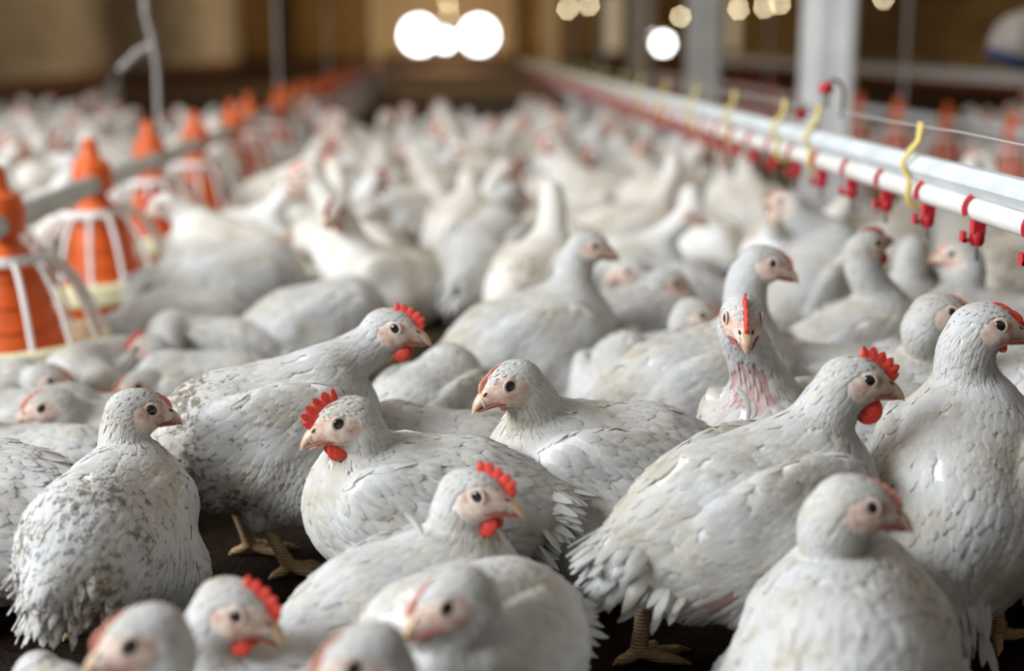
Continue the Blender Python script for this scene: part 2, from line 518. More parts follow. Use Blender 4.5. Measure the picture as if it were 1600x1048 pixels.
def body_mesh(c, name='chicken'):
    rng = np.random.default_rng(c['seed'])
    P, w, hw, HR = chicken_prims(c)
    V, Q = polygonise(P, c['h'])
    H = np.asarray(c['head'], float)
    spots = [(w(*p), r * c['s']) for p, r in c.get('bare', [])]
    spots += c.get('bare_at', [])
    B = np.array([0, 0, c['hc']])
    Rb = rot_rows(*frame(c['yaw'], c['pitch'], c.get('roll', 0)))
    def masks(X):
        a = np.zeros((len(X), 4), np.float32); a[:, 3] = 1
        a[:, 0] = skin_mask(X, H, HR, c['hs'])
        for p, r in spots:
            d = np.linalg.norm(X - p, axis=1) / r
            d = d + .25 * np.sin(X[:, 0] * 170) * np.sin(X[:, 2] * 140)
            a[:, 1] = np.maximum(a[:, 1], np.clip((1.1 - d) / .35, 0, 1) * .8)
        q = (X - B) @ Rb.T / c['s']
        g = np.clip((.10 - q[:, 0]) / .16, 0, 1) * c['dirt'] + np.clip((-.03 - q[:, 2]) / .08, 0, 1) * .15
        a[:, 2] = np.clip(g, 0, 1.2)
        return a
    AV = masks(V)
    if c['feathers'] > 0:                     # skin lies under the feathers
        V = V - normals(P, V) * (.0010 * (1 - AV[:, :1]) * (1 - AV[:, 1:2]))
    VV, QQ, AA, SS = [V], [Q], [AV], [np.full(len(V), .97, np.float32)]; nbody = len(V)
    nv = len(V)
    if c['feathers'] > 0:
        tri = V[Q]
        ar = .5 * np.linalg.norm(np.cross(tri[:, 2] - tri[:, 0], tri[:, 3] - tri[:, 1]), axis=1)
        cen = tri.mean(1)
        D = np.stack([p.d(cen) for p in P], 1)
        gi = np.array([p.group for p in P])[D.argmin(1)]
        bases, groups = [], []
        for g, (Lf, Wf, cov, lift) in FEATH.items():
            sel = np.where(gi == g)[0]
            if not len(sel):
                continue
            A = ar[sel].sum(); cnt = int(A * cov * c['feathers'] / (Lf * Wf * .8))
            pick = rng.choice(sel, cnt, p=ar[sel] / A)
            a_, b_ = rng.random((2, cnt, 1))
            t = V[Q[pick]]
            bases.append((t[:, 0] * (1 - a_) + t[:, 1] * a_) * (1 - b_) + (t[:, 3] * (1 - a_) + t[:, 2] * a_) * b_)
            groups.append(np.full(cnt, g))
        base = np.concatenate(bases); grp = np.concatenate(groups)
        par = np.array([FEATH[g] for g in range(7)])
        Lf = par[grp, 0] * rng.uniform(.75, 1.25, len(base)); Wf = par[grp, 1] * rng.uniform(.8, 1.2, len(base)); lift = par[grp, 3] * rng.uniform(.2, 1.6, len(base)) * c.get('ruffle', 1.0)
        sw = .16 * np.ones(len(base))
        mk = masks(base)
        keep = (mk[:, 0] < .35) & ((mk[:, 1] < .5) | (rng.random(len(base)) < .10))
        ex_b, ex_L, ex_W, ex_l = [], [], [], []
        for sg in (1, -1):                                        # flight feathers along the folded wing
            for k in range(9):
                q = k / 8
                ex_b.append(w(.035 - .115 * q, sg * (.108 - .030 * q), -.030 + .026 * q)); ex_L.append(.085 + .02 * q); ex_W.append(.0125); ex_l.append(.0028)
                ex_b.append(w(.045 - .11 * q, sg * (.108 - .028 * q), .002 + .014 * q)); ex_L.append(.055); ex_W.append(.015); ex_l.append(.002)
        eb = np.array(ex_b); g_ = normals(P, eb); eb = eb - g_ * field(P, eb)[:, None]
        n0 = keep.sum()
        base = np.concatenate([base[keep], eb]); Lf = np.concatenate([Lf[keep], np.array(ex_L) * c['s']]); Wf = np.concatenate([Wf[keep], np.array(ex_W) * c['s']])
        lift = np.concatenate([lift[keep], ex_l]); grp = np.concatenate([grp[keep], np.full(len(eb), WING)]); sw = np.full(len(base), .16); sw[n0:] = .04
        N = len(base)
        flows = np.array([p.flow for p in P])
        tt = np.array([0, .3, .6, .85, 1.0]); ww = np.array([.45, .95, 1.0, .70, .16])
        X = base.copy(); jit = rng.normal(0, 1, (N, 3)) * sw[:, None]
        rows, nn, bb = [], [], []
        for i in range(5):
            n_ = normals(P, X)
            D = np.stack([p.d(X) for p in P], 1)
            wt = np.exp(-(D - D.min(1, keepdims=True)) / .008)
            fl = nrm(wt @ flows + jit)
            fl = nrm(fl - n_ * (fl * n_).sum(1, keepdims=True))
            hgt = .0006 + lift * tt[i] ** 1.6
            rows.append(X + n_ * hgt[:, None]); nn.append(n_); bb.append(np.cross(n_, fl))
            if i < 4:
                X = X + fl * (Lf * (tt[i + 1] - tt[i]))[:, None]
                for _ in range(1):
                    X = X - n_ * (np.clip(field(P, X), -.02, .006))[:, None]
        F = np.zeros((N, 15, 3))
        for i in range(5):
            hw_ = (Wf * ww[i] * .5)[:, None]
            F[:, i * 3 + 1] = rows[i] + nn[i] * (Wf * .10)[:, None]
            F[:, i * 3] = rows[i] - bb[i] * hw_; F[:, i * 3 + 2] = rows[i] + bb[i] * hw_
        q1 = np.array([[i * 3 + j, i * 3 + j + 1, i * 3 + 4 + j, i * 3 + 3 + j] for i in range(4) for j in (0, 1)])
        VV.append(F.reshape(-1, 3)); QQ.append((q1[None] + (np.arange(N) * 15)[:, None, None]).reshape(-1, 4) + nv); nv += N * 15
        mk = masks(base); mk[:, 0] = 0; mk[:, 1] *= .35
        AA.append(np.repeat(mk, 15, 0)); SS.append(np.repeat(rng.normal(1.0, .035, N).clip(.88, 1.08).astype(np.float32), 15))
        # tail: a fan of broad feathers plus loose down
        f, l, u = Rb; s = c['s']
        tf = []
        for k in range(110):
            q = rng.uniform(-1, 1); up_ = rng.uniform(-1, 1)
            b0 = w(-.140 - .030 * (1 - abs(q)), q * .030, .026 + c.get('tail_up', 0) * .4 - abs(q) * .012 + up_ * .026)
            d = nrm(-f + l * q * .55 + u * (-.18 + .20 * up_ - .12 * abs(q) + c.get('tail_up', 0) * 5))
            tf.append((b0, d, (.058 * rng.uniform(.6, 1.1)) * s, .0125 * s, nrm(u * (1 - abs(q) * .5) + l * q * .8)))
        for k in range(46):
            sg = rng.choice([-1, 1])
            b0 = w(-.105 - .05 * rng.random(), sg * .05 * rng.random(), -.045 + .07 * rng.random())
            tf.append((b0, nrm(-f * .9 + l * sg * rng.random() * .5 - u * rng.random() * .9), .046 * rng.uniform(.7, 1.2) * s, .011 * s, nrm(u + l * sg * rng.random())))
        for b0, d, Lt, Wt, up in tf:
            sd = nrm(np.cross(up, d)); up = np.cross(d, sd)
            cu = rng.uniform(.05, .22)
            R_ = []
            for t_, w_ in zip(tt, (.5, .9, 1.0, .68, .12)):
                p = b0 + d * Lt * t_ - up * Lt * cu * t_ * t_
                R_ += [p - sd * Wt * w_ * .5, p + up * Wt * .12, p + sd * Wt * w_ * .5]
            VV.append(np.array(R_)); QQ.append(q1 + nv); nv += 15
            m_ = masks(b0[None]); m_[:, 1] = 0
            AA.append(np.repeat(m_, 15, 0)); SS.append(np.full(15, rng.uniform(.93, 1.04), np.float32))
    soft = np.ones(sum(len(x) for x in VV), np.float32); soft[:nbody] = 0
    me = np_mesh(name, np.concatenate(VV), np.concatenate(QQ), M[c.get('coat', 'plumage')], True,
                 attrs={'mask': (np.concatenate(AA), 'FLOAT_COLOR'), 'shade': (np.concatenate(SS), 'FLOAT'), 'soft': (soft, 'FLOAT')})
    return me, w, hw, HR

def comb_mesh(c, hw, size, n_spikes=6):
    base = np.array([(.0370, .0025), (.033, .0085), (.027, .0135), (.019, .0172), (.010, .0195), (.001, .0200)])
    nrmv = np.array([(1.0, .45), (.85, .75), (.6, 1), (.3, 1), (0, 1), (-.35, 1)]); nrmv = nrmv / np.linalg.norm(nrmv, axis=1)[:, None]
    ns = n_spikes * 8 + 1
    t = np.linspace(0, 1, ns); k = t * 5; i = np.minimum(k.astype(int), 4); fr = (k - i)[:, None]
    b = base[i] * (1 - fr) + base[i + 1] * fr; nv = nrmv[i] * (1 - fr) + nrmv[i + 1] * fr
    saw = np.abs(((t * n_spikes) % 1) - .5) * 2; saw = 1 - saw
    env = np.minimum(1, np.minimum(t / .22, (1 - t) / .10)).clip(0, 1) ** .6 * (.75 + .35 * t)
    hgt = size * env * (.60 + .40 * saw ** .7) + .0012
    lean = c.get('comb_lean', 0.0)
    V = []
    for j in range(ns):
        pts = [(-.0030, -.35), (-.0026, .35), (-.0008, 1.0), (.0008, 1.0), (.0026, .35), (.0030, -.35)]
        for y, hh in pts:
            th = 1.0 if hh < .9 else 1.0
            x, z = b[j] + nv[j] * hgt[j] * max(hh, 0) - nv[j] * (.003 if hh < 0 else 0)
            x -= .0035 * max(hh, 0) * saw[j] * 0
            V.append(hw(x, y * th * (size / .018) ** .4 + lean * max(hh, 0) * size, z))
    F = [(j * 6 + q, j * 6 + (q + 1) % 6, (j + 1) * 6 + (q + 1) % 6, (j + 1) * 6 + q) for j in range(ns - 1) for q in range(6)]
    F += [tuple(range(6))[::-1], tuple((ns - 1) * 6 + q for q in range(6))]
    return MB().add(np.array(V), F)

def beak_meshes(c, hw):
    gape = c.get('gape', .0)
    mb = MB()
    def loft(ts, fx, fz, fw, fh):
        V = []; sg = 12
        for t in ts:
            for j in range(sg):
                a = 2 * math.pi * j / sg
                V.append(hw(fx(t), fw(t) * math.cos(a), fz(t) + fh(t) * math.sin(a)))
        n = len(ts)
        F = [(i * sg + j, i * sg + (j + 1) % sg, (i + 1) * sg + (j + 1) % sg, (i + 1) * sg + j) for i in range(n - 1) for j in range(sg)]
        F += [tuple(range(sg))[::-1], tuple((n - 1) * sg + j for j in range(sg))]
        mb.add(np.array(V), F)
    ts = np.linspace(0, 1, 9)
    loft(ts, lambda t: .024 + .0315 * t - .004 * t ** 4, lambda t: -.0020 - .0015 * t - .0125 * t ** 2.2, lambda t: .0100 * (1 - t) ** .62 + .0007, lambda t: .0092 * (1 - t) ** .68 + .0010)
    loft(ts, lambda t: .022 + .0235 * t, lambda t: -.0140 - (gape + .001) * t, lambda t: .0088 * (1 - t) ** .6 + .0008, lambda t: .0040 * (1 - t) ** .6 + .0007)
    nos = MB()
    for sg in (1, -1):
        nos.ball((0, 0, 0), (1, 1, 1), nu=8, nv=6)
        nos.v[-1] = np.array([hw(.034 + p[0] * .0030, sg * .0072 + p[1] * .0016, .0018 - p[0] * .0012 + p[2] * .0013) for p in nos.v[-1]])
    return mb, nos

def local_ball(hw, c, r, nu=14, nv=9):
    b = MB().ball(c, r, None, nu, nv)
    b.v[0] = np.array([hw(*p) for p in b.v[0]])
    return b

def leg_mb(c, sg):
    s = c['s']
    f, l, u = frame(c['yaw'], 0); off = c.get('stride', 0) * sg + c.get('legx', 0)
    g = lambda x, y, z: s * (f * x + l * y) + np.array([0, 0, z * s])
    y = sg * .050
    hock = g(-.038 + off, y, .096); ank = g(-.006 + off * 1.6, y * 1.02, .016)
    mb = MB()
    mb.tube([hock + (hock - ank) * .25, hock, hock * .7 + ank * .3, hock * .3 + ank * .7, ank], np.array([.0115, .0125, .0092, .0088, .0105]) * s, 12)
    ax, ay = -.006 + off * 1.6, y * 1.02
    for a, Lt in ((-32, .050), (2, .060), (36, .050), (168, .026)):
        ca, sa = math.cos(math.radians(a)), math.sin(math.radians(a)) * sg
        q = [(0, .016, .0085), (.25, .0125, .0078), (.5, .0085, .0066), (.75, .0072, .0060), (.92, .0060, .0048), (1.02, .0050, .0030), (1.18, .0022, .0008)]
        mb.tube([g(ax + ca * Lt * t, ay + sa * Lt * t, z) for t, z, r in q], np.array([r for t, z, r in q]) * s, 10)
    return mb

def build_chicken(c, label, group=None, loc=(0, 0, 0), detail=2):
    """detail 2: everything; 1: no lids / nostrils"""
    root = thing('chicken', label, 'chicken', loc, group)
    me, w, hw, HR = body_mesh(c)
    link('body', me, root)
    if c.get('comb', 0) > 0:
        comb_mesh(c, hw, c['comb'], c.get('spikes', 6)).build('comb', M['comb'] if c.get('red', 1) else M['palecomb'], root, sharp=70)
    bk, nos = beak_meshes(c, hw)
    b = bk.build('beak', M['beak'], root)
    if detail > 1:
        nos.build('nostril', M['mouth'], b)
        gp = MB()
        for sg in (1, -1):
            gp.tube([hw(*q) for q in ((.0465, sg * .0060, -.0138), (.040, sg * .0088, -.0128), (.032, sg * .0116, -.0118), (.024, sg * .0152, -.0122), (.0175, sg * .0176, -.0138))], np.array([.0008, .0012, .0016, .0015, .0006]) * c['hs'], 6)
        gp.build('gape', M['gape'], b)
    for sg in (1, -1):
        e = local_ball(hw, (.0090, sg * .0190, .0040), (.0066, .0042, .0066), 16, 10).build('eye', M['eye'], root)
        if detail > 1:
            R, r = .0070, .0017
            V = []; F = []
            for i in range(20):
                a = 2 * math.pi * i / 20
                for j in range(8):
                    q = 2 * math.pi * j / 8
                    V.append(hw(.0090 + math.cos(a) * (R + r * math.cos(q)), sg * (.0198 + r * .9 * math.sin(q)), .0040 + math.sin(a) * (R + r * math.cos(q))))
                    F.append((i * 8 + j, i * 8 + (j + 1) % 8, ((i + 1) % 20) * 8 + (j + 1) % 8, ((i + 1) % 20) * 8 + j))
            MB().add(np.array(V), F).build('eyelid', M['lid'], e)
            local_ball(hw, (-.0115, sg * .0195, -.0070), (.0060, .0034, .0085), 12, 8).build('earlobe', M['ear'], root)
        if c.get('wattle', 0) > 0:
            k = c['wattle']
            b_ = MB().ball((0, 0, 0), (1, 1, 1), nu=16, nv=10)
            b_.v[0] = np.array([hw(.0195 + k * (p[0] * .0098 * (1.1 - .2 * p[2])) - .004 * k * (p[2] - 1) * -.5, sg * (.0085 + .0010 * k - .002 * p[2]) + p[1] * .0032, -.0165 - k * .0105 + k * p[2] * .0120) for p in b_.v[0]])
            b_.build('wattle', M['comb'] if c.get('red', 1) else M['palecomb'], root)
        if c['stand'] and c.get('legs', True):
            leg_mb(c, sg).build('leg', M['leg'], root)
    return root

def spec(**k):
    c = dict(s=1.0, hs=1.10, yaw=0, pitch=8, hyaw=0, hpitch=-5, stand=True, comb=0.0, wattle=0.0, red=1, dirt=.25, h=.005, feathers=1.3, seed=1, hc=.17, head=(.15, 0, .3), bare=[])
    c.update(k)
    return c
def hero(label, body, yaw, pitch, head, hyaw, hpitch, **k):
    """body: column, depth along the house, height of its centre; head: column, row, depth"""
    u, Y, hc = body
    v = 524 + FPX * math.tan(math.atan((CAM_H - hc) / Y) - PITCH)
    Bw = at(u, v, Y); Bw[2] = hc; Hw = at(*head)
    k['h'] = k.get('h', .005); k.setdefault('seed', int(body[0] * 7 + body[1] * 100 + 40000))
    if 'bare_px' in k:
        k['bare_at'] = [(at(a, b, Y_) - np.array([Bw[0], Bw[1], 0]), r) for a, b, Y_, r in k.pop('bare_px')]
    c = spec(yaw=yaw, pitch=pitch, hyaw=hyaw, hpitch=hpitch, hc=Bw[2], head=Hw - np.array([Bw[0], Bw[1], 0]), **k)
    return build_chicken(c, label, k.get('group'), (Bw[0], Bw[1], 0))
# ------------------------------------------------------------------ the house
FLOOR_C = (-2.2 + 40.3) / 2
# litter: near-black up front, shade between the birds painted in, dry tan shavings under the crowd, brown beyond it
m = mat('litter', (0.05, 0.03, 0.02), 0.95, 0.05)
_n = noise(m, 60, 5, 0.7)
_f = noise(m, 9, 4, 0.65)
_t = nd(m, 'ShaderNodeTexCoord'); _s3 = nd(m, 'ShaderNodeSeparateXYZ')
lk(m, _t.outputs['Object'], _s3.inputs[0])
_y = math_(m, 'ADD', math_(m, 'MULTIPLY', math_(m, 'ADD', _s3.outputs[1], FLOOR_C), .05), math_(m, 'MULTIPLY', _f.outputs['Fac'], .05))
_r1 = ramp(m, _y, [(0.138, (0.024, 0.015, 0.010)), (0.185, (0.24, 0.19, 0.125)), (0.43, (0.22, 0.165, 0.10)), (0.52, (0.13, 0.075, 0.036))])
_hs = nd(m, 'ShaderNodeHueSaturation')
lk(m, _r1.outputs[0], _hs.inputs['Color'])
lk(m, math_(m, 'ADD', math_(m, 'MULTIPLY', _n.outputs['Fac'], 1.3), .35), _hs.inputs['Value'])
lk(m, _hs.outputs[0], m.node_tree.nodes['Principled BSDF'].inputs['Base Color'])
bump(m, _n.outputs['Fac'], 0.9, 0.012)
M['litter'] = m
def wall_mat(name, c1, c2):
    m = mat(name, c1, 0.9, 0.1)
    t = nd(m, 'ShaderNodeTexCoord'); mp = nd(m, 'ShaderNodeMapping')
    mp.inputs['Scale'].default_value = (1.2, 0.35, 1.6)
    lk(m, t.outputs['Object'], mp.inputs[0])
    n = noise(m, 1.6, 4, 0.6, mp.outputs[0])
    r = ramp(m, n.outputs['Fac'], [(0.35, c1), (0.65, c2)])
    lk(m, r.outputs[0], m.node_tree.nodes['Principled BSDF'].inputs['Base Color'])
    return m
M['wall_l'] = wall_mat('cream_brown_wall', (0.52, 0.43, 0.30), (0.72, 0.63, 0.47))
M['wall_d'] = wall_mat('brown_wall', (0.22, 0.13, 0.045), (0.36, 0.23, 0.09))
M['plinth'] = mottled('red_brown_plinth', (0.20, 0.09, 0.05), (0.28, 0.14, 0.08), 2.0, 0.9, 0.1)
M['dark'] = mottled('dark_brown_board', (0.07, 0.042, 0.02), (0.11, 0.068, 0.034), 3, 0.9, 0.1)
M['grey_post'] = mottled('grey_painted_post', (0.40, 0.39, 0.36), (0.48, 0.47, 0.44), 5, 0.6, 0.3)
M['tan'] = mottled('tan_wall_glow', (0.50, 0.38, 0.24), (0.62, 0.49, 0.33), 1.2, 0.9, 0.1)  # paler than the end wall: glow round the openings painted as colour
M['frame'] = mottled('window_frame_paint', (0.30, 0.24, 0.17), (0.42, 0.34, 0.25), 4, 0.7)
XL, XR, YE = -5.5, 8.2, 40.0
def box_o(name, lo, hi, material, parent=None, smooth=False):
    c = np.array([(lo[0] + hi[0]) / 2, (lo[1] + hi[1]) / 2, lo[2]])
    return MB().box(np.array(lo) - c, np.array(hi) - c).build(name, material, parent, c, smooth=smooth)
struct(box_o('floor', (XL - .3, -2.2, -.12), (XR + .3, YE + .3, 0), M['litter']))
struct(box_o('wall_left', (XL - .2, -2.2, 0), (XL, YE, 3.0), M['wall_l']))
struct(box_o('baseboard_left', (XL, -2.2, 0), (XL + .06, YE, .20), M['plinth']))
struct(box_o('wall_right', (XR, -2.2, 0), (XR + .2, YE, 3.0), M['wall_d']))
struct(box_o('baseboard_right', (XR - .06, -2.2, 0), (XR, YE, .24), M['plinth']))
struct(box_o('wall_end', (XL, YE, 0), (XR, YE + .2, 3.0), M['wall_d']))
struct(box_o('ceiling', (XL - .2, 11.5, 3.0), (XR + .2, YE + .2, 3.1), M['dark']))  # unseen; spans only the far half, to darken that end
for i, x in enumerate((-4.2, 3.0, 5.55, 7.3)):
    struct(box_o('trim_%d' % (i + 1), (x - .22, YE - .08, 0), (x + .22, YE, 3.0), M['dark'] if i != 1 else M['wall_l']))
struct(box_o('baseboard_end', (XL, YE - .05, 0), (XR, YE, .30), M['dark']))
struct(box_o('trim_5', (-1.95, YE - .1, .0), (-1.7, YE - .001, 2.6), M['wall_l']))
struct(box_o('trim_6', (2.0, YE - .1, .0), (2.25, YE - .001, 2.6), M['dark']))

def glow(name, color, strength):
    m = bpy.data.materials.new(name); m.use_nodes = True
    nt = m.node_tree; nt.nodes.remove(nt.nodes['Principled BSDF'])
    e = nt.nodes.new('ShaderNodeEmission'); e.inputs[0].default_value = (*color, 1); e.inputs[1].default_value = strength
    nt.links.new(e.outputs[0], nt.nodes['Material Output'].inputs[0])
    return m
M['day'] = glow('daylight_opening', (0.95, 0.98, 1.0), 9.0)
M['dimday'] = glow('dusty_pane', (0.80, 0.62, 0.40), 0.42)
M['bulb'] = glow('warm_bulb', (1.0, 0.84, 0.52), 26.0)
struct(box_o('trim_7', (-1.7, YE - .05, .35), (2.0, YE - .001, 2.6), M['tan']))  # patch of end wall carrying the painted glow round the openings
wn = 0
def round_window(u, v, d_px, bright='day'):
    global wn; wn += 1
    c = at(u, v, YE - .06); r = d_px / FPX * YE / 2
    o = thing('window_%d' % wn, 'round bright opening in the end wall', 'window', c); struct(o); del o['category']
    n = 32; ang = np.arange(n) * 2 * math.pi / n
    V = [(r * math.cos(a), 0, r * math.sin(a)) for a in ang] + [(r * math.cos(a), .03, r * math.sin(a)) for a in ang]
    F = [tuple(range(n))] + [(i, (i + 1) % n, n + (i + 1) % n, n + i) for i in range(n)] + [tuple(range(n, 2 * n))[::-1]]
    MB().add(V, F).build('pane', M[bright], o, smooth=False)
    MB().tube([(1.06 * r * math.cos(a), 0, 1.06 * r * math.sin(a)) for a in np.append(ang, 0)], .05 * r + .02, 8, caps=False).build('window_frame', M['frame'], o)
round_window(655, 55, 50)
round_window(748, 55, 50)
round_window(695, 63, 27)
round_window(1036, 68, 26)
round_window(1014, 56, 12, 'day')
def tall_window(u, v0, v1, w_px):
    global wn; wn += 1
    a = at(u - w_px / 2, v1, YE - .04); b = at(u + w_px / 2, v0, YE - .04)
    o = thing('window_%d' % wn, 'tall dusty pane in the end wall', 'window', (a[0], a[1], 0)); struct(o); del o['category']
    w_ = b[0] - a[0]
    MB().box((0, 0, a[2]), (w_, .03, b[2])).build('pane', M['dimday'], o, smooth=False)
    f = MB()
    for lo, hi in (((-.06, -.03, a[2] - .06), (0, .03, b[2] + .06)), ((w_, -.03, a[2] - .06), (w_ + .06, .03, b[2] + .06)), ((0, -.03, a[2] - .06), (w_, .03, a[2])), ((0, -.03, b[2]), (w_, .03, b[2] + .06))):
        f.box(lo, hi)
    f.build('window_frame', M['frame'], o, smooth=False)
tall_window(957, -10, 80, 26); tall_window(1152, -10, 80, 32); tall_window(1010, -25, 40, 20)

# small warm lamps on cords
for i, (u, v, lab) in enumerate(((887, 14, 'small warm lamp hanging beside the brown post, lower of that pair'), (920, 8, 'small warm lamp hanging beside the brown post, higher of that pair'),
        (1063, 26, 'lowest small warm lamp, hanging left of the grey column'), (1120, 20, 'small warm lamp hanging just right of the grey column'),
        (1154, 14, 'small warm lamp, second to the right of the grey column'), (1194, 12, 'small warm lamp, lower of two beside the big white column'),
        (1219, 6, 'small warm lamp touching the edge of the big white column'), (1380, -2, 'small warm lamp hanging right of the big white column'),
        (699, 3, 'upper small warm lamp above the three round openings'), (701, 19, 'lower small warm lamp above the three round openings'))):
    p = at(u, v, 24.0 if u > 860 else 36.0)
    o = thing('hanging_lamp', lab, 'lamp', p, 'small warm lamps near the roof')
    MB().ball((0, 0, 0), (.022, .022, .028), None, 12, 8).build('bulb', M['bulb'], o)
    if u < 860:                           # these two light the end wall around the openings
        ld = bpy.data.lights.new('bulb_light', 'POINT'); ld.energy = 150; ld.color = (1.0, 0.78, 0.5); ld.shadow_soft_size = .05
        lo = bpy.data.objects.new('bulb_light', ld); COL.objects.link(lo); lo.parent = o; lo.location = (0, -.3, -.45)
    MB().lathe([(.016, .024), (.019, .03), (.019, .06), (.008, .07)], seg=12).build('socket', M['dark'], o)
    MB().tube([(0, 0, .07), (0, 0, 3.0 - p[2])], .006, 6).build('cord', M['dark'], o)

# columns
for i, (Y, lab, kk) in enumerate(((5.8, 'thick white square column standing just behind the water pipe', 'white_post'), (8.6, 'grey square column standing behind the white one', 'grey_post'),
                                  (11.4, 'third column of the row, tan and slim behind the grey one', 'frame'), (14.2, 'thin brown column, fourth of the row down the house', 'frame'), (17.0, 'thin brown column, fifth of the row down the house', 'frame'))):
    o = thing('column', lab, 'column', (1.56, Y, 0), 'columns in a row down the house')
    w_ = .095 if i < 2 else (.08 if i == 2 else .045)
    pf = [(-w_, -w_ + .02), (-w_ + .02, -w_), (-.02, -w_), (-.012, -w_ + .012), (.012, -w_ + .012), (.02, -w_), (w_ - .02, -w_), (w_, -w_ + .02), (w_, w_ - .02), (w_ - .02, w_), (-w_ + .02, w_), (-w_, w_ - .02)]
    n = len(pf)
    V = [(x, y, 0) for x, y in pf] + [(x, y, 3.0) for x, y in pf]
    MB().add(V, [(j, (j + 1) % n, n + (j + 1) % n, n + j) for j in range(n)] + [tuple(range(n))[::-1], tuple(range(n, 2 * n))]).build('shaft', M[kk], o, smooth=False)
    MB().box((-.16, -.16, 0), (.16, .16, .06)).build('base', M['white_post'], o, smooth=False)
# ------------------------------------------------------------------ pan feeders hanging from feed pipes
def make_feeder(label, group):
    o = thing('pan_feeder', label, 'feeder', (0, 0, 0), group)
    MB().lathe([(.155, .012), (.165, .02), (.172, .055), (.168, .058), (.150, .030), (.06, .045), (.02, .06)], seg=36).build('dish', M['orange'], o)
    MB().lathe([(.170, .052), (.181, .056), (.184, .075), (.181, .098), (.170, .104), (.164, .098), (.162, .06)], seg=40, closed=True).build('rim', M['rim'], o)
    cone = MB().lathe([(.098, .075), (.096, .09), (.086, .125), (.078, .17), (.068, .22), (.055, .255), (.045, .275), (.032, .285), (.030, .30), (.044, .305), (.047, .325), (.047, .35), (.042, .375), (.026, .385), (.020, .40), (.017, .43), (.010, .436)], seg=28).build('feed_cone', M['orange'], o)
    for z, r in ((.128, .088), (.175, .079), (.222, .069)):
        MB().tube([(r * math.cos(a), r * math.sin(a), z) for a in np.linspace(0, 2 * math.pi, 29)], .0035, 6, caps=False).build('ridge', M['orange'], cone)
    g = MB()
    g.lathe([(.078, .250), (.088, .250), (.090, .258), (.086, .268), (.076, .268)], seg=36, closed=True)
    for k in range(14):
        a = 2 * math.pi * k / 14
        ca, sa = math.cos(a), math.sin(a)
        g.tube([(r * ca, r * sa, z) for r, z in ((.084, .258), (.108, .240), (.132, .205), (.152, .160), (.168, .100))], .0052, 6)
    g.build('grill', M['grill'], o)
    return o
def copy_tree(o, parent=None):
    c = o.copy(); COL.objects.link(c)
    if parent is not None:
        c.parent = parent
    for ch in KIDS[o.name]:
        copy_tree(ch, c)
    return c
KIDS = {}
def index_kids():
    KIDS.clear()
    for o in bpy.data.objects:
        KIDS.setdefault(o.name, [])
        if o.parent is not None:
            KIDS.setdefault(o.parent.name, []).append(o)
f0 = make_feeder('', '')
index_kids()
rnd = random.Random(4)
ords = ['nearest', 'second', 'third', 'fourth', 'fifth', 'sixth', 'seventh', 'eighth', 'ninth', 'tenth', 'eleventh', 'twelfth', 'thirteenth', 'fourteenth', 'fifteenth', 'sixteenth', 'seventeenth', 'eighteenth', 'nineteenth', 'twentieth', 'twenty-first', 'twenty-second', 'twenty-third', 'twenty-fourth']
first = True
def put_feeder(X, Y, label, group, tilt, size=1.0):
    global first
    o = f0 if first else copy_tree(f0)
    first = False
    o['label'] = label; o['group'] = group; o.scale = (size,) * 3
    a, b = rnd.uniform(-tilt, tilt), rnd.uniform(-tilt, tilt)
    o.location = (X + .33 * b * -1, Y + .33 * a, .006 + abs(a) * .16 + abs(b) * .16); o.rotation_euler = (a, -b, rnd.uniform(0, 6.28))
for k in range(24):
    lab = 'orange pan feeder with white grill, ' + ords[k] + ' to the camera on the left feed pipe'
    put_feeder(-.84, 2.75 + .75 * k, lab, 'orange pan feeders on the left feed pipe', .05)
for k in range(16):
    lab = 'orange pan feeder behind the water pipe, ' + ords[k] + ' along the right feed pipe'
    put_feeder(2.41, 5.95 + .75 * k, lab, 'orange pan feeders on the right feed pipe', .03, .88)
def feed_pipe(X, y0, y1, label, mat_, cords):
    o = thing('feed_pipe', label, 'pipe', (X, y0, 0))
    ys = np.linspace(0, y1 - y0, 30)
    zb = .338 if X < 0 else .298
    z = zb + .004 * np.sin(ys * 1.3)
    MB().tube([(0, y, zz) for y, zz in zip(ys, z)], .025, 14).build('tube', M[mat_], o)
    for i, Y in enumerate(cords):
        y = Y - y0
        MB().tube([(0, y, .36), (.004, y, .60), (-.004, y, .68), (-.022, y, .76), (-.024, y, 3.0)] if i == 0 and X < 0 else [(0, y, .36), (0, y, 3.0)], .008, 8).build('suspension_cord', M['rope'], o)
        if i == 0 and X < 0:
            MB().tube([(0, y, .675), (-.05, y, .650), (-.105, y, .598)], .010, 8).build('cord_end', M['rope'], o)
        MB().tube([(.029 * math.cos(a), y, zb + .029 * math.sin(a)) for a in np.linspace(0, 2 * math.pi, 17)], .004, 6, caps=False).build('clamp', M['rope'], o)
feed_pipe(-.84, 2.0, 20.4, 'long grey feed pipe carrying the orange feeders at the left', 'zinc', [4.29, 7.47, 10.7, 13.9, 17.1])
feed_pipe(2.41, 5.2, 18.0, 'pale feed pipe carrying the feeders behind the water pipe', 'alu', [7.43, 10.6, 13.8])

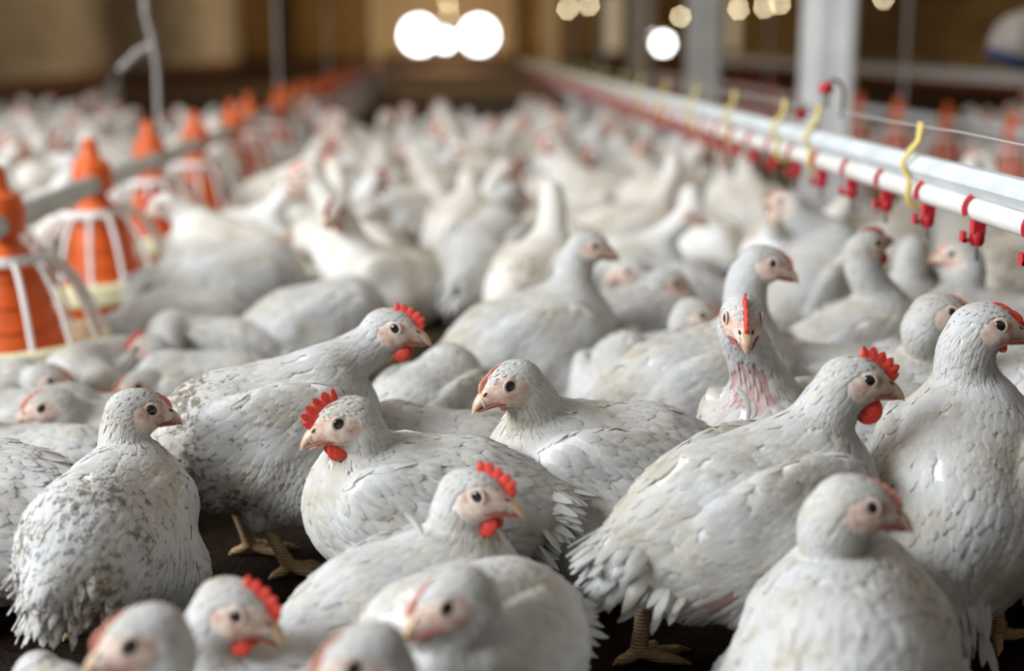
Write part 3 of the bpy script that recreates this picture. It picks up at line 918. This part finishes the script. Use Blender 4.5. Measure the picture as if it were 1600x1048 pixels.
# ------------------------------------------------------------------ nipple drinker line
def drinker_line(X, y0, y1, zp, label, nipples, hangers, detail=True):
    o = thing('drinker_line', label, 'water line', (X, y0, 0))
    L = y1 - y0
    h = .026
    zc = zp + .0385
    poly = [(-.023, zc - .004), (-.023, zc + .003), (-.008, zc + .016), (.008, zc + .016), (.023, zc + .003), (.023, zc - .004), (.010, zc - .020), (-.010, zc - .020)]
    MB().prism(poly, (0, 0, 0), (0, L, 0)).build('support_profile', M['alu'], o, smooth=False)
    MB().tube([(0, y, zp + .002 * math.sin(y * 2)) for y in np.linspace(0, L, 40)], .0165, 14).build('water_pipe', M['pvc'], o)
    MB().tube([(-.004, y, zp + .100 - .003 * abs(math.sin(y * 5))) for y in np.linspace(0, L, 60)], .0012, 5).build('anti_roost_wire', M['wire'], o)
    nm = MB()
    nm.tube([(.0205 * math.cos(a), 0, .0205 * math.sin(a)) for a in np.linspace(-2.0, 3.6, 20)], .0036, 8)
    nm.box((-.0085, -.008, -.034), (.0085, .008, -.016))
    nm.lathe([(.0088, -.030), (.0100, -.034), (.0100, -.044), (.0075, -.050), (.004, -.051)], seg=14)
    nm.box((-.022, -.007, -.045), (-.006, .007, -.040))
    nm.box((-.022, -.007, -.045), (-.017, .007, -.030))
    nme = nm.mesh('nipple_drinker', M['nipple'], True, 40)
    pm = MB().lathe([(.0022, -.071), (.0031, -.069), (.0031, -.063), (.0026, -.061), (.0026, -.050)], seg=8).mesh('pin', M['steel'], True, 40)
    for y in nipples:
        n_ = link('nipple_drinker', nme, o, (0, y - y0, zp + .002 * math.sin((y - y0) * 2)))
        if detail:
            link('pin', pm, n_)
    hm = MB()
    for dy, sgn in ((0, 1), (.012, .4)):
        pts = [(-.004, dy, .104), (-.005, dy, .092), (-.004 - .004 * sgn, dy, .076), (-.020, dy, .060), (-.030, dy, .048), (-.031, dy, .038), (-.020, dy, .022), (-.020, dy, .010), (-.0215, dy, -.006), (-.017, dy, -.018), (-.004, dy, -.023), (.010, dy, -.020)]
        hm.tube(pts if sgn == 1 else pts[:4], .0042, 8)
    hme = hm.mesh('hanger', M['yellow'], True, 50)
    for y in hangers:
        link('hanger', hme, o, (0, y - y0, zp))
    return o
hang = [2.11, 2.70, 2.97, 3.49, 4.02, 4.57, 5.15, 5.7, 6.3, 6.9, 7.5, 8.2, 9.0, 9.8, 10.6, 11.4, 12.2]
drinker_line(.72, 1.35, 13.0, .458, 'white water pipe under a grey profile with red nipples and yellow hangers', [1.476 + .2 * k for k in range(57)], [1.5] + hang)
drinker_line(3.45, 7.5, 20.0, .44, 'pale far water line beyond the second row of feeders', [7.7 + .25 * k for k in range(45)], [7.9 + .8 * k for k in range(14)], False)
for (u, v, Y, lab, k) in ((1291, 138, 2.70, 'red knob on a stalk with a curved cable above the yellow hanger', 1.0), (1252, 178, 3.0, 'paler red knob just behind the stalked one', .9)):
    p = at(u, v, Y); zt = .556
    o = thing('regulator_knob', lab, 'valve', (p[0], Y, zt))
    q = p[2] - zt
    MB().ball((0, 0, q), (.015, .013, .013), None, 16, 10).build('knob', M['nipple'], o)
    MB().lathe([(.006, 0), (.006, q * .6), (.009, q * .7), (.009, q - .008)], seg=12).build('stalk', M['grey'], o)
    MB().tube([(.005, 0, q + .008), (.012, 0, q + .016), (.030, .02, q + .012), (.045, .04, q - .006), (.050, .06, q - .035), (.05, .07, -.02)], .0032, 8).build('cable', M['dark'], o)
# grey container hanging at the right
p = at(1592, 60, 5.0)
o = thing('hanging_drum', 'grey rounded container with dark blue bottom hanging at the right edge', 'container', p)
dr = MB().lathe([(.035, -.085), (.075, -.078), (.090, -.055), (.094, -.02), (.090, .02), (.070, .06), (.035, .085), (.02, .10)], seg=28).build('shell', M['grey'], o)
MB().lathe([(.03, -.104), (.070, -.100), (.086, -.083), (.088, -.066), (.08, -.06)], seg=28).build('bottom', M['blue'], o)
MB().tube([(.0, 0, .098), (.004, 0, .4), (0, 0, 2.4)], .006, 6).build('rope', M['rope'], o)
o.rotation_euler = (0, .35, 0)
# ------------------------------------------------------------------ the birds one can tell apart
hero('white hen with red comb and wattle in full profile, standing tall on yellow legs', (1175, 1.47, .180), 24, 13, (1337, 592, 1.50), -6, -6, comb=.0145, wattle=1.15, bare=[((-.10, -.070, -.045), .030)], stride=-.030, legx=-.035, dirt=.12, tail_up=-.012, s=1.0)
hero('white hen facing left with thin pale comb, wing folded, in the middle', (940, 1.68, .163), 186, 8, (797, 598, 1.63), 204, -16, comb=.0035, wattle=.3, red=0, dirt=.12, spikes=2, s=.96)
hero('white hen facing left with upright red comb and red wattles, beak open', (662, 1.58, .157), 182, 8, (538, 656, 1.55), 196, -14, comb=.0155, wattle=.9, gape=.003, bare=[((.06, .078, -.02), .014)], dirt=.15, s=.89)
hero('crouching hen with pink comb and grey tipped beak, in front of the left facing one', (640, 1.38, .108), 30, 12, (742, 770, 1.40), -22, -4, comb=.0125, wattle=.9, stand=False, dirt=.2, neck=1.1, s=.84)
hero('large dusty hen with red comb facing right, legs on the dark floor', (420, 1.80, .192), 16, 12, (612, 512, 1.84), -14, -6, comb=.0115, wattle=.9, dirt=.9, s=.94, bare=[((-.11, -.06, -.05), .035)], tail_up=-.05, stride=-.012)
hero('tall hen without comb facing right, alone before the blurred crowd', (830, 2.42, .170), 14, 18, (922, 384, 2.46), -12, -10, comb=0, dirt=.2, s=1.0, tail_up=-.03)
hero('hen with bare tan face looking right, behind the front facing one', (1095, 2.08, .168), 20, 14, (1196, 410, 2.10), -14, -14, comb=.003, red=0, dirt=.15, s=1.02)
hero('hen staring straight at the camera with pink bare throat patch', (1190, 1.84, .155), 258, 26, (1160, 495, 1.72), 266, -22, comb=.0125, wattle=.35, bare_px=[(1162, 590, 1.75, .038), (1178, 620, 1.76, .036)], dirt=.1, s=.86, spikes=5, neck=1.12)
hero('big hen seen from behind at the right, long neck, small comb spike', (1495, 1.53, .180), 62, 30, (1540, 508, 1.57), -8, -4, comb=.0045, spikes=2, wattle=.4, dirt=.3, s=1.06, wing_z=-.012, tail_up=-.06, bare=[((-.12, -.03, -.06), .035)])
hero('hen with pale red comb stub looking right behind the red wattled one', (1405, 1.92, .165), 25, 20, (1470, 487, 1.88), -10, -6, comb=.0035, spikes=2, red=0, wattle=.4, dirt=.12, neck=1.12, s=.95)
hero('hen whose back shows between the profile hen and the big one', (1345, 1.82, .150), 172, 4, (1240, 640, 1.95), 170, -20, dirt=.2, s=.95)
hero('hen seen from behind in the front right corner, head turned right', (1322, 1.24, .098), 72, 4, (1340, 785, 1.27), -12, -10, comb=.003, red=0, dirt=.3, s=1.2, stand=False, wattle=.2, wing_out=.84, wing_z=-.022, neck=.92)
hero('speckled dirty hen seen from behind at the left, head turned away', (170, 1.58, .135), 78, 8, (215, 640, 1.66), 26, -8, comb=.002, red=0, dirt=.95, s=.88, neck=.92, wing_out=.88, wing_z=-.015, bare=[((-.12, -.045, -.045), .034)], tail_up=-.05)
hero('front hen with head tucked against its round breast, facing left', (742, 1.25, .118), 235, 12, (704, 934, 1.15), 200, -22, comb=.0035, red=0, wattle=.1, dirt=.12, stand=False, s=.90, wing_out=.86, hs=1.05, nf=.9, nu=.3, spikes=2)
hero('front hen with red comb and parted orange beak, facing right', (465, 1.28, .058), 200, -4, (368, 948, 1.24), -18, -18, comb=.0115, wattle=.8, stand=False, dirt=.15, gape=.004, s=.78, neck=1.1)
hero('front hen with thin pale comb at the bottom left corner, facing left', (300, 1.14, .060), 190, 8, (222, 994, 1.12), 196, -16, comb=.0035, spikes=2, red=0, wattle=.5, stand=False, dirt=.15, s=.85)
hero('white back of a hen at the very bottom left corner', (95, 1.12, .062), 110, 6, (60, 1060, 1.30), 110, -40, stand=False, dirt=.12, s=.8)
hero('hen at the bottom edge of which only the lowered face shows', (650, 1.02, .070), 190, 8, (565, 1026, 1.06), 196, -20, comb=.0035, spikes=2, red=0, wattle=.2, stand=False, dirt=.12, s=.8)
hero('ruffled wing and back of a hen at the bottom edge', (450, 1.10, .088), 20, 4, (520, 1200, 1.08), 10, -30, stand=False, dirt=.5, s=.8, ruffle=2.0)
hero('ruffled rear of a hen cut off by the left edge', (-35, 1.62, .140), 165, 8, (-190, 650, 1.6), 170, -5, dirt=.4, ruffle=1.8, s=.95)
hero('greyish hen lying flat behind the ruffled one at the left edge', (55, 1.95, .070), 175, 4, (-85, 640, 1.95), 180, -8, stand=False, dirt=.45, s=.95)
hero('hen facing right with its head right under the nearest feeder', (-40, 2.32, .080), 12, 8, (78, 592, 2.30), -8, -10, comb=.003, red=0, stand=False, dirt=.2, s=.9)
hero('hen facing left with pink brow, neck pulled in under the nearest feeder', (215, 2.14, .055), 176, 4, (78, 634, 2.10), 194, -12, comb=.005, red=0, wattle=.2, stand=False, dirt=.2, s=.9)
hero('small headed hen pecking down between the left edge hens', (165, 2.52, .080), 250, 6, (146, 608, 2.36), 210, -40, comb=.003, red=0, stand=False, dirt=.2, s=.85)
hero('hen behind the speckled one with reddish beak raised to the right', (48, 2.18, .075), 8, 8, (168, 640, 2.2), 12, 15, comb=.003, red=0, stand=False, dirt=.2, s=.85)
hero('hen whose dark eyed head peeks over the speckled one', (320, 2.42, .080), 195, 6, (216, 602, 2.34), 215, -8, comb=.003, red=0, stand=False, dirt=.25, s=.85)
hero('pale back of a hen resting between the two left facing hens', (690, 1.88, .105), 172, 5, (790, 650, 1.98), 10, -10, stand=False, dirt=.1, s=.92)
hero('fluffy rear of a hen standing under the tall combless one', (668, 2.12, .120), 60, 10, (700, 560, 2.35), 60, -30, stand=False, dirt=.15, s=.88)
hero('white rump of a hen just left of the tan faced one', (972, 2.25, .115), 80, 8, (985, 530, 2.45), 80, -20, stand=False, dirt=.1, s=.88)
hero('hen with dark face looking right in the second rank, upper of that pair', (995, 2.62, .15), 12, 12, (1046, 441, 2.62), -10, -12, comb=0, dirt=.15, s=.9)
hero('hen with dark face and orange brow in the second rank, lower of that pair', (1035, 2.38, .11), 15, 10, (1088, 490, 2.36), -12, -16, comb=.003, red=0, dirt=.15, stand=False, s=.9)
hero('hen facing left with washed out pale face behind the second rank', (1030, 2.95, .15), 170, 8, (984, 424, 2.9), 190, -12, comb=0, dirt=.1, s=.9)
hero('hen with red face stretching its neck up to a nipple', (1325, 2.32, .165), 10, 28, (1352, 385, 2.32), 20, 22, comb=.006, wattle=.9, dirt=.1, neck=1.05, s=.92)
hero('hen seen from behind stretching its neck under the yellow hanger', (1405, 2.46, .165), 60, 28, (1425, 392, 2.50), 60, 30, comb=.002, red=0, dirt=.12, neck=1.05, s=.92)
hero('tall white hen standing bolt upright behind the tan faced one', (1275, 2.85, .19), 40, 34, (1232, 318, 2.9), 150, 10, comb=.003, red=0, dirt=.08, neck=1.1)
hero('resting hen under the nipples behind the tan faced one', (1275, 2.15, .13), 175, 6, (1180, 520, 2.3), 180, -20, stand=False, dirt=.2, s=1.0)
hero('hen standing with bent grey neck beneath the nearest nipple', (1560, 2.40, .165), 165, 12, (1500, 400, 2.45), 150, 0, comb=.002, red=0, dirt=.15)
hero('hen cut by the right edge behind the big one, facing away', (1610, 1.95, .165), 70, 12, (1640, 540, 2.0), 40, -10, dirt=.2)
hero('hen lying behind the big one with grey ruffled shoulder', (1465, 2.16, .12), 175, 6, (1560, 560, 2.3), 0, -15, stand=False, dirt=.2, s=.9)
hero('darker hen in the shade at the bottom right edge', (1635, 1.62, .14), 80, 8, (1660, 760, 1.72), 60, -10, dirt=.5)
hero('plump white hen pecking beside the second feeder', (362, 3.05, .17), 12, 6, (438, 440, 3.05), -5, -35, comb=.004, red=0, stand=True, dirt=.1, s=1.05, h=.008)
hero('hen with bright red comb and dark face in the crowd behind the red combed one', (500, 2.75, .14), 20, 12, (542, 470, 2.75), 195, 0, comb=.013, wattle=1.0, dirt=.2, h=.008, s=.9)
hero('white hen lying in front of the second feeder, head lowered', (300, 2.95, .10), 10, 6, (385, 492, 2.95), -5, -30, comb=.005, stand=False, dirt=.2, h=.008, s=.9)
hero('hen with pink head beside the nearest feeder pan', (330, 2.68, .09), 175, 6, (232, 545, 2.5), 160, -10, comb=.010, wattle=.8, stand=False, dirt=.3, h=.008, s=.85)
hero('white hen standing with tail to the camera left of the tall combless one', (760, 3.2, .19), 70, 14, (800, 300, 3.4), 40, -5, dirt=.15, s=1.1, h=.008)
p = at(1578, 510, 1.60)
o = thing('red_strip', 'bright red strip sticking out from the beak of the long necked hen', 'plastic strip', p)
MB().prism([(0, -.002), (.0, .002), (.012, .006), (.045, .006), (.045, -.006), (.012, -.003)], (0, -.002, 0), (0, .002, 0)).build('strip', M['nipple'], o, smooth=False)
def loose_feather(label, u, v, Y, pts_px, wid):
    o_ = at(u, v, Y)
    P_ = np.array([at(a, b, Y) for a, b in pts_px]) - o_
    n_ = len(P_); t_ = nrm(np.gradient(P_, axis=0)); sd = nrm(np.cross(t_, np.array([.25, -1, .1])))
    w_ = wid * np.sin(np.linspace(.25, math.pi * .93, n_)) ** .7
    V_ = np.concatenate([P_ - sd * w_[:, None], P_ + np.array([0, -.0014, 0]), P_ + sd * w_[:, None], P_ + np.array([0, .0012, 0])])
    F_ = []
    for a in range(4):
        b = (a + 1) % 4
        F_ += [(a * n_ + i, a * n_ + i + 1, b * n_ + i + 1, b * n_ + i) for i in range(n_ - 1)]
    F_ += [(0, n_, 2 * n_, 3 * n_), (3 * n_ + n_ - 1, 2 * n_ + n_ - 1, n_ + n_ - 1, n_ - 1)]
    tag(MB().add(V_, F_).build('loose_feather', M['quill'], None, o_), label, 'feather')
loose_feather('curled white feather sticking up before the pink throat patch', 1168, 640, 1.60, [(1166, 660), (1170, 645), (1168, 628), (1160, 614), (1150, 606)], .0042)
loose_feather('small white feather standing up from the crouching hen', 645, 815, 1.38, [(660, 835), (654, 822), (645, 810), (634, 802)], .0040)
# ------------------------------------------------------------------ the rest of the flock
T0 = (0, 0, 0)
def tmpl(**k):
    hd = k.pop('hd')
    st = k.get('stand', True)
    c = spec(h=.0085, feathers=0, hc=.175 if st else .105, **k)
    c['head'] = np.array(hd)
    return build_chicken(c, '', None, T0, detail=1)
protos = []
pr = random.Random(11)
for i in range(9):
    sd = i % 2 == 0
    z = pr.uniform(.29, .345) if sd else pr.uniform(.17, .22)
    hy = pr.uniform(-50, 50)
    protos.append(tmpl(hd=(pr.uniform(.125, .16), math.sin(math.radians(hy)) * .04, z), hyaw=hy, hpitch=pr.uniform(-25, 8), pitch=pr.uniform(4, 20), stand=sd, comb=[0, .004, .012, .003, .016, 0, .008, .004, .010][i], wattle=[0, 0, .9, 0, 1.0, 0, .4, 0, .8][i], red=[0, 0, 1, 0, 1, 0, 0, 0, 1][i], dirt=[.1, .5, .15, .8, .2, .3, .6, .2, .9][i], coat=['plumage', 'dusty', 'dusty', 'dusty', 'plumage', 'dusty', 'dusty', 'plumage', 'dusty'][i], seed=50 + i, s=pr.uniform(.88, 1.0)))
index_kids()
taken = [(o.location.x, o.location.y, .17) for o in COL.objects if o.name.startswith('chicken') and o.parent is None and o not in protos]
fr = random.Random(2024)
spots = []
def free(x, y, r):
    for X in (-.84, 2.41):
        if X < 0 and y < 20 and abs(x - X) < .26 and abs((y - 2.75 + .375) % .75 - .375) < .27 and y > 2.3:
            return False
        if X > 0 and abs(x - X) < .26 and abs((y - 5.95 + .375) % .75 - .375) < .27 and y > 5.5:
            return False
    if abs(x - 1.56) < .3 and min(abs(y - q) for q in (5.8, 8.6, 11.4)) < .3:
        return False
    for a, b, q in taken:
        if (x - a) ** 2 + (y - b) ** 2 < (r + q - .04) ** 2:
            return False
    return True
for _ in range(40000):
    y = 2.2 + 9.3 * fr.random() ** .8
    x0, x1 = -.3105 * y - .25, .41 * y + .25
    x = fr.uniform(x0, x1)
    u, v, z = to_px((x, y, .2))
    if y < 2.8 or (y < 2.95 and u > 520) or (y < 3.5 and u < 330):
        continue
    lim = 8.6 + .6 * math.sin(x * 1.7) - (.7 if -.6 < x < .3 else 0)
    if y > 6.5 and fr.random() < (y - 6.5) * .25:
        continue
    if y > lim:
        continue
    if -.95 < x < -.42 - .03 * y and y < 5.2:
        continue
    if .95 < x < 2.75 and 3.9 < y < 8.2:
        continue
    r = fr.uniform(.112, .128) * (1 + .012 * y)
    if free(x, y, r):
        taken.append((x, y, r)); spots.append((x, y))
spots += [(-3.35, 12.2), (-3.62, 12.0), (-3.0, 13.0)]
spots.sort(key=lambda p: p[1])
LAB = {'l': ('white chicken in the blurred crowd left of the orange feeder row', 'flock left of the feeder row'),
       'm': ('white chicken in the blurred crowd between feeder row and water pipe', 'flock between feeder row and water pipe'),
       'r': ('white chicken in the blurred crowd beyond the water pipe', 'flock beyond the water pipe')}
used = set(); extra = []
for i, (x, y) in enumerate(spots):
    k = fr.randrange(len(protos)); a = fr.uniform(0, 2 * math.pi); sc = fr.uniform(.92, 1.08)
    if i >= 255:
        extra.append((x, y, k, a, sc)); continue
    if k in used:
        o = copy_tree(protos[k])
    else:
        o = protos[k]; used.add(k)
    o.location = (x, y, 0); o.rotation_euler = (0, 0, a); o.scale = (sc, sc, sc)
    lab, grp = LAB['l' if x < -.84 else ('m' if x < .72 else 'r')]
    o['label'] = lab; o['group'] = grp
VV, QQ, AA, nv = [], [], [], 0
for x, y, k, a, sc in extra:
    me = [c for c in KIDS[protos[k].name] if c.name.startswith('body')][0].data
    co = np.zeros(len(me.vertices) * 3, np.float32); me.vertices.foreach_get('co', co); co = co.reshape(-1, 3) * sc
    qi = np.zeros(len(me.loops), np.int32); me.loops.foreach_get('vertex_index', qi)
    at_ = np.zeros(len(me.vertices) * 4, np.float32); me.attributes['mask'].data.foreach_get('color', at_)
    R = np.array([[math.cos(a), -math.sin(a), 0], [math.sin(a), math.cos(a), 0], [0, 0, 1]])
    VV.append(co @ R.T + np.array([x, y, 0])); QQ.append(qi.reshape(-1, 4) + nv); AA.append(at_.reshape(-1, 4)); nv += len(co)
if VV:
    V = np.concatenate(VV)
    me = np_mesh('distant_flock', V, np.concatenate(QQ), M['plumage'], True, attrs={'mask': (np.concatenate(AA), 'FLOAT_COLOR'), 'shade': (np.full(len(V), .97), 'FLOAT')})
    o = link('distant_flock', me)
    o['kind'] = 'stuff'; tag(o, 'farthest white chickens at the back of the crowd, melting together', 'chickens')
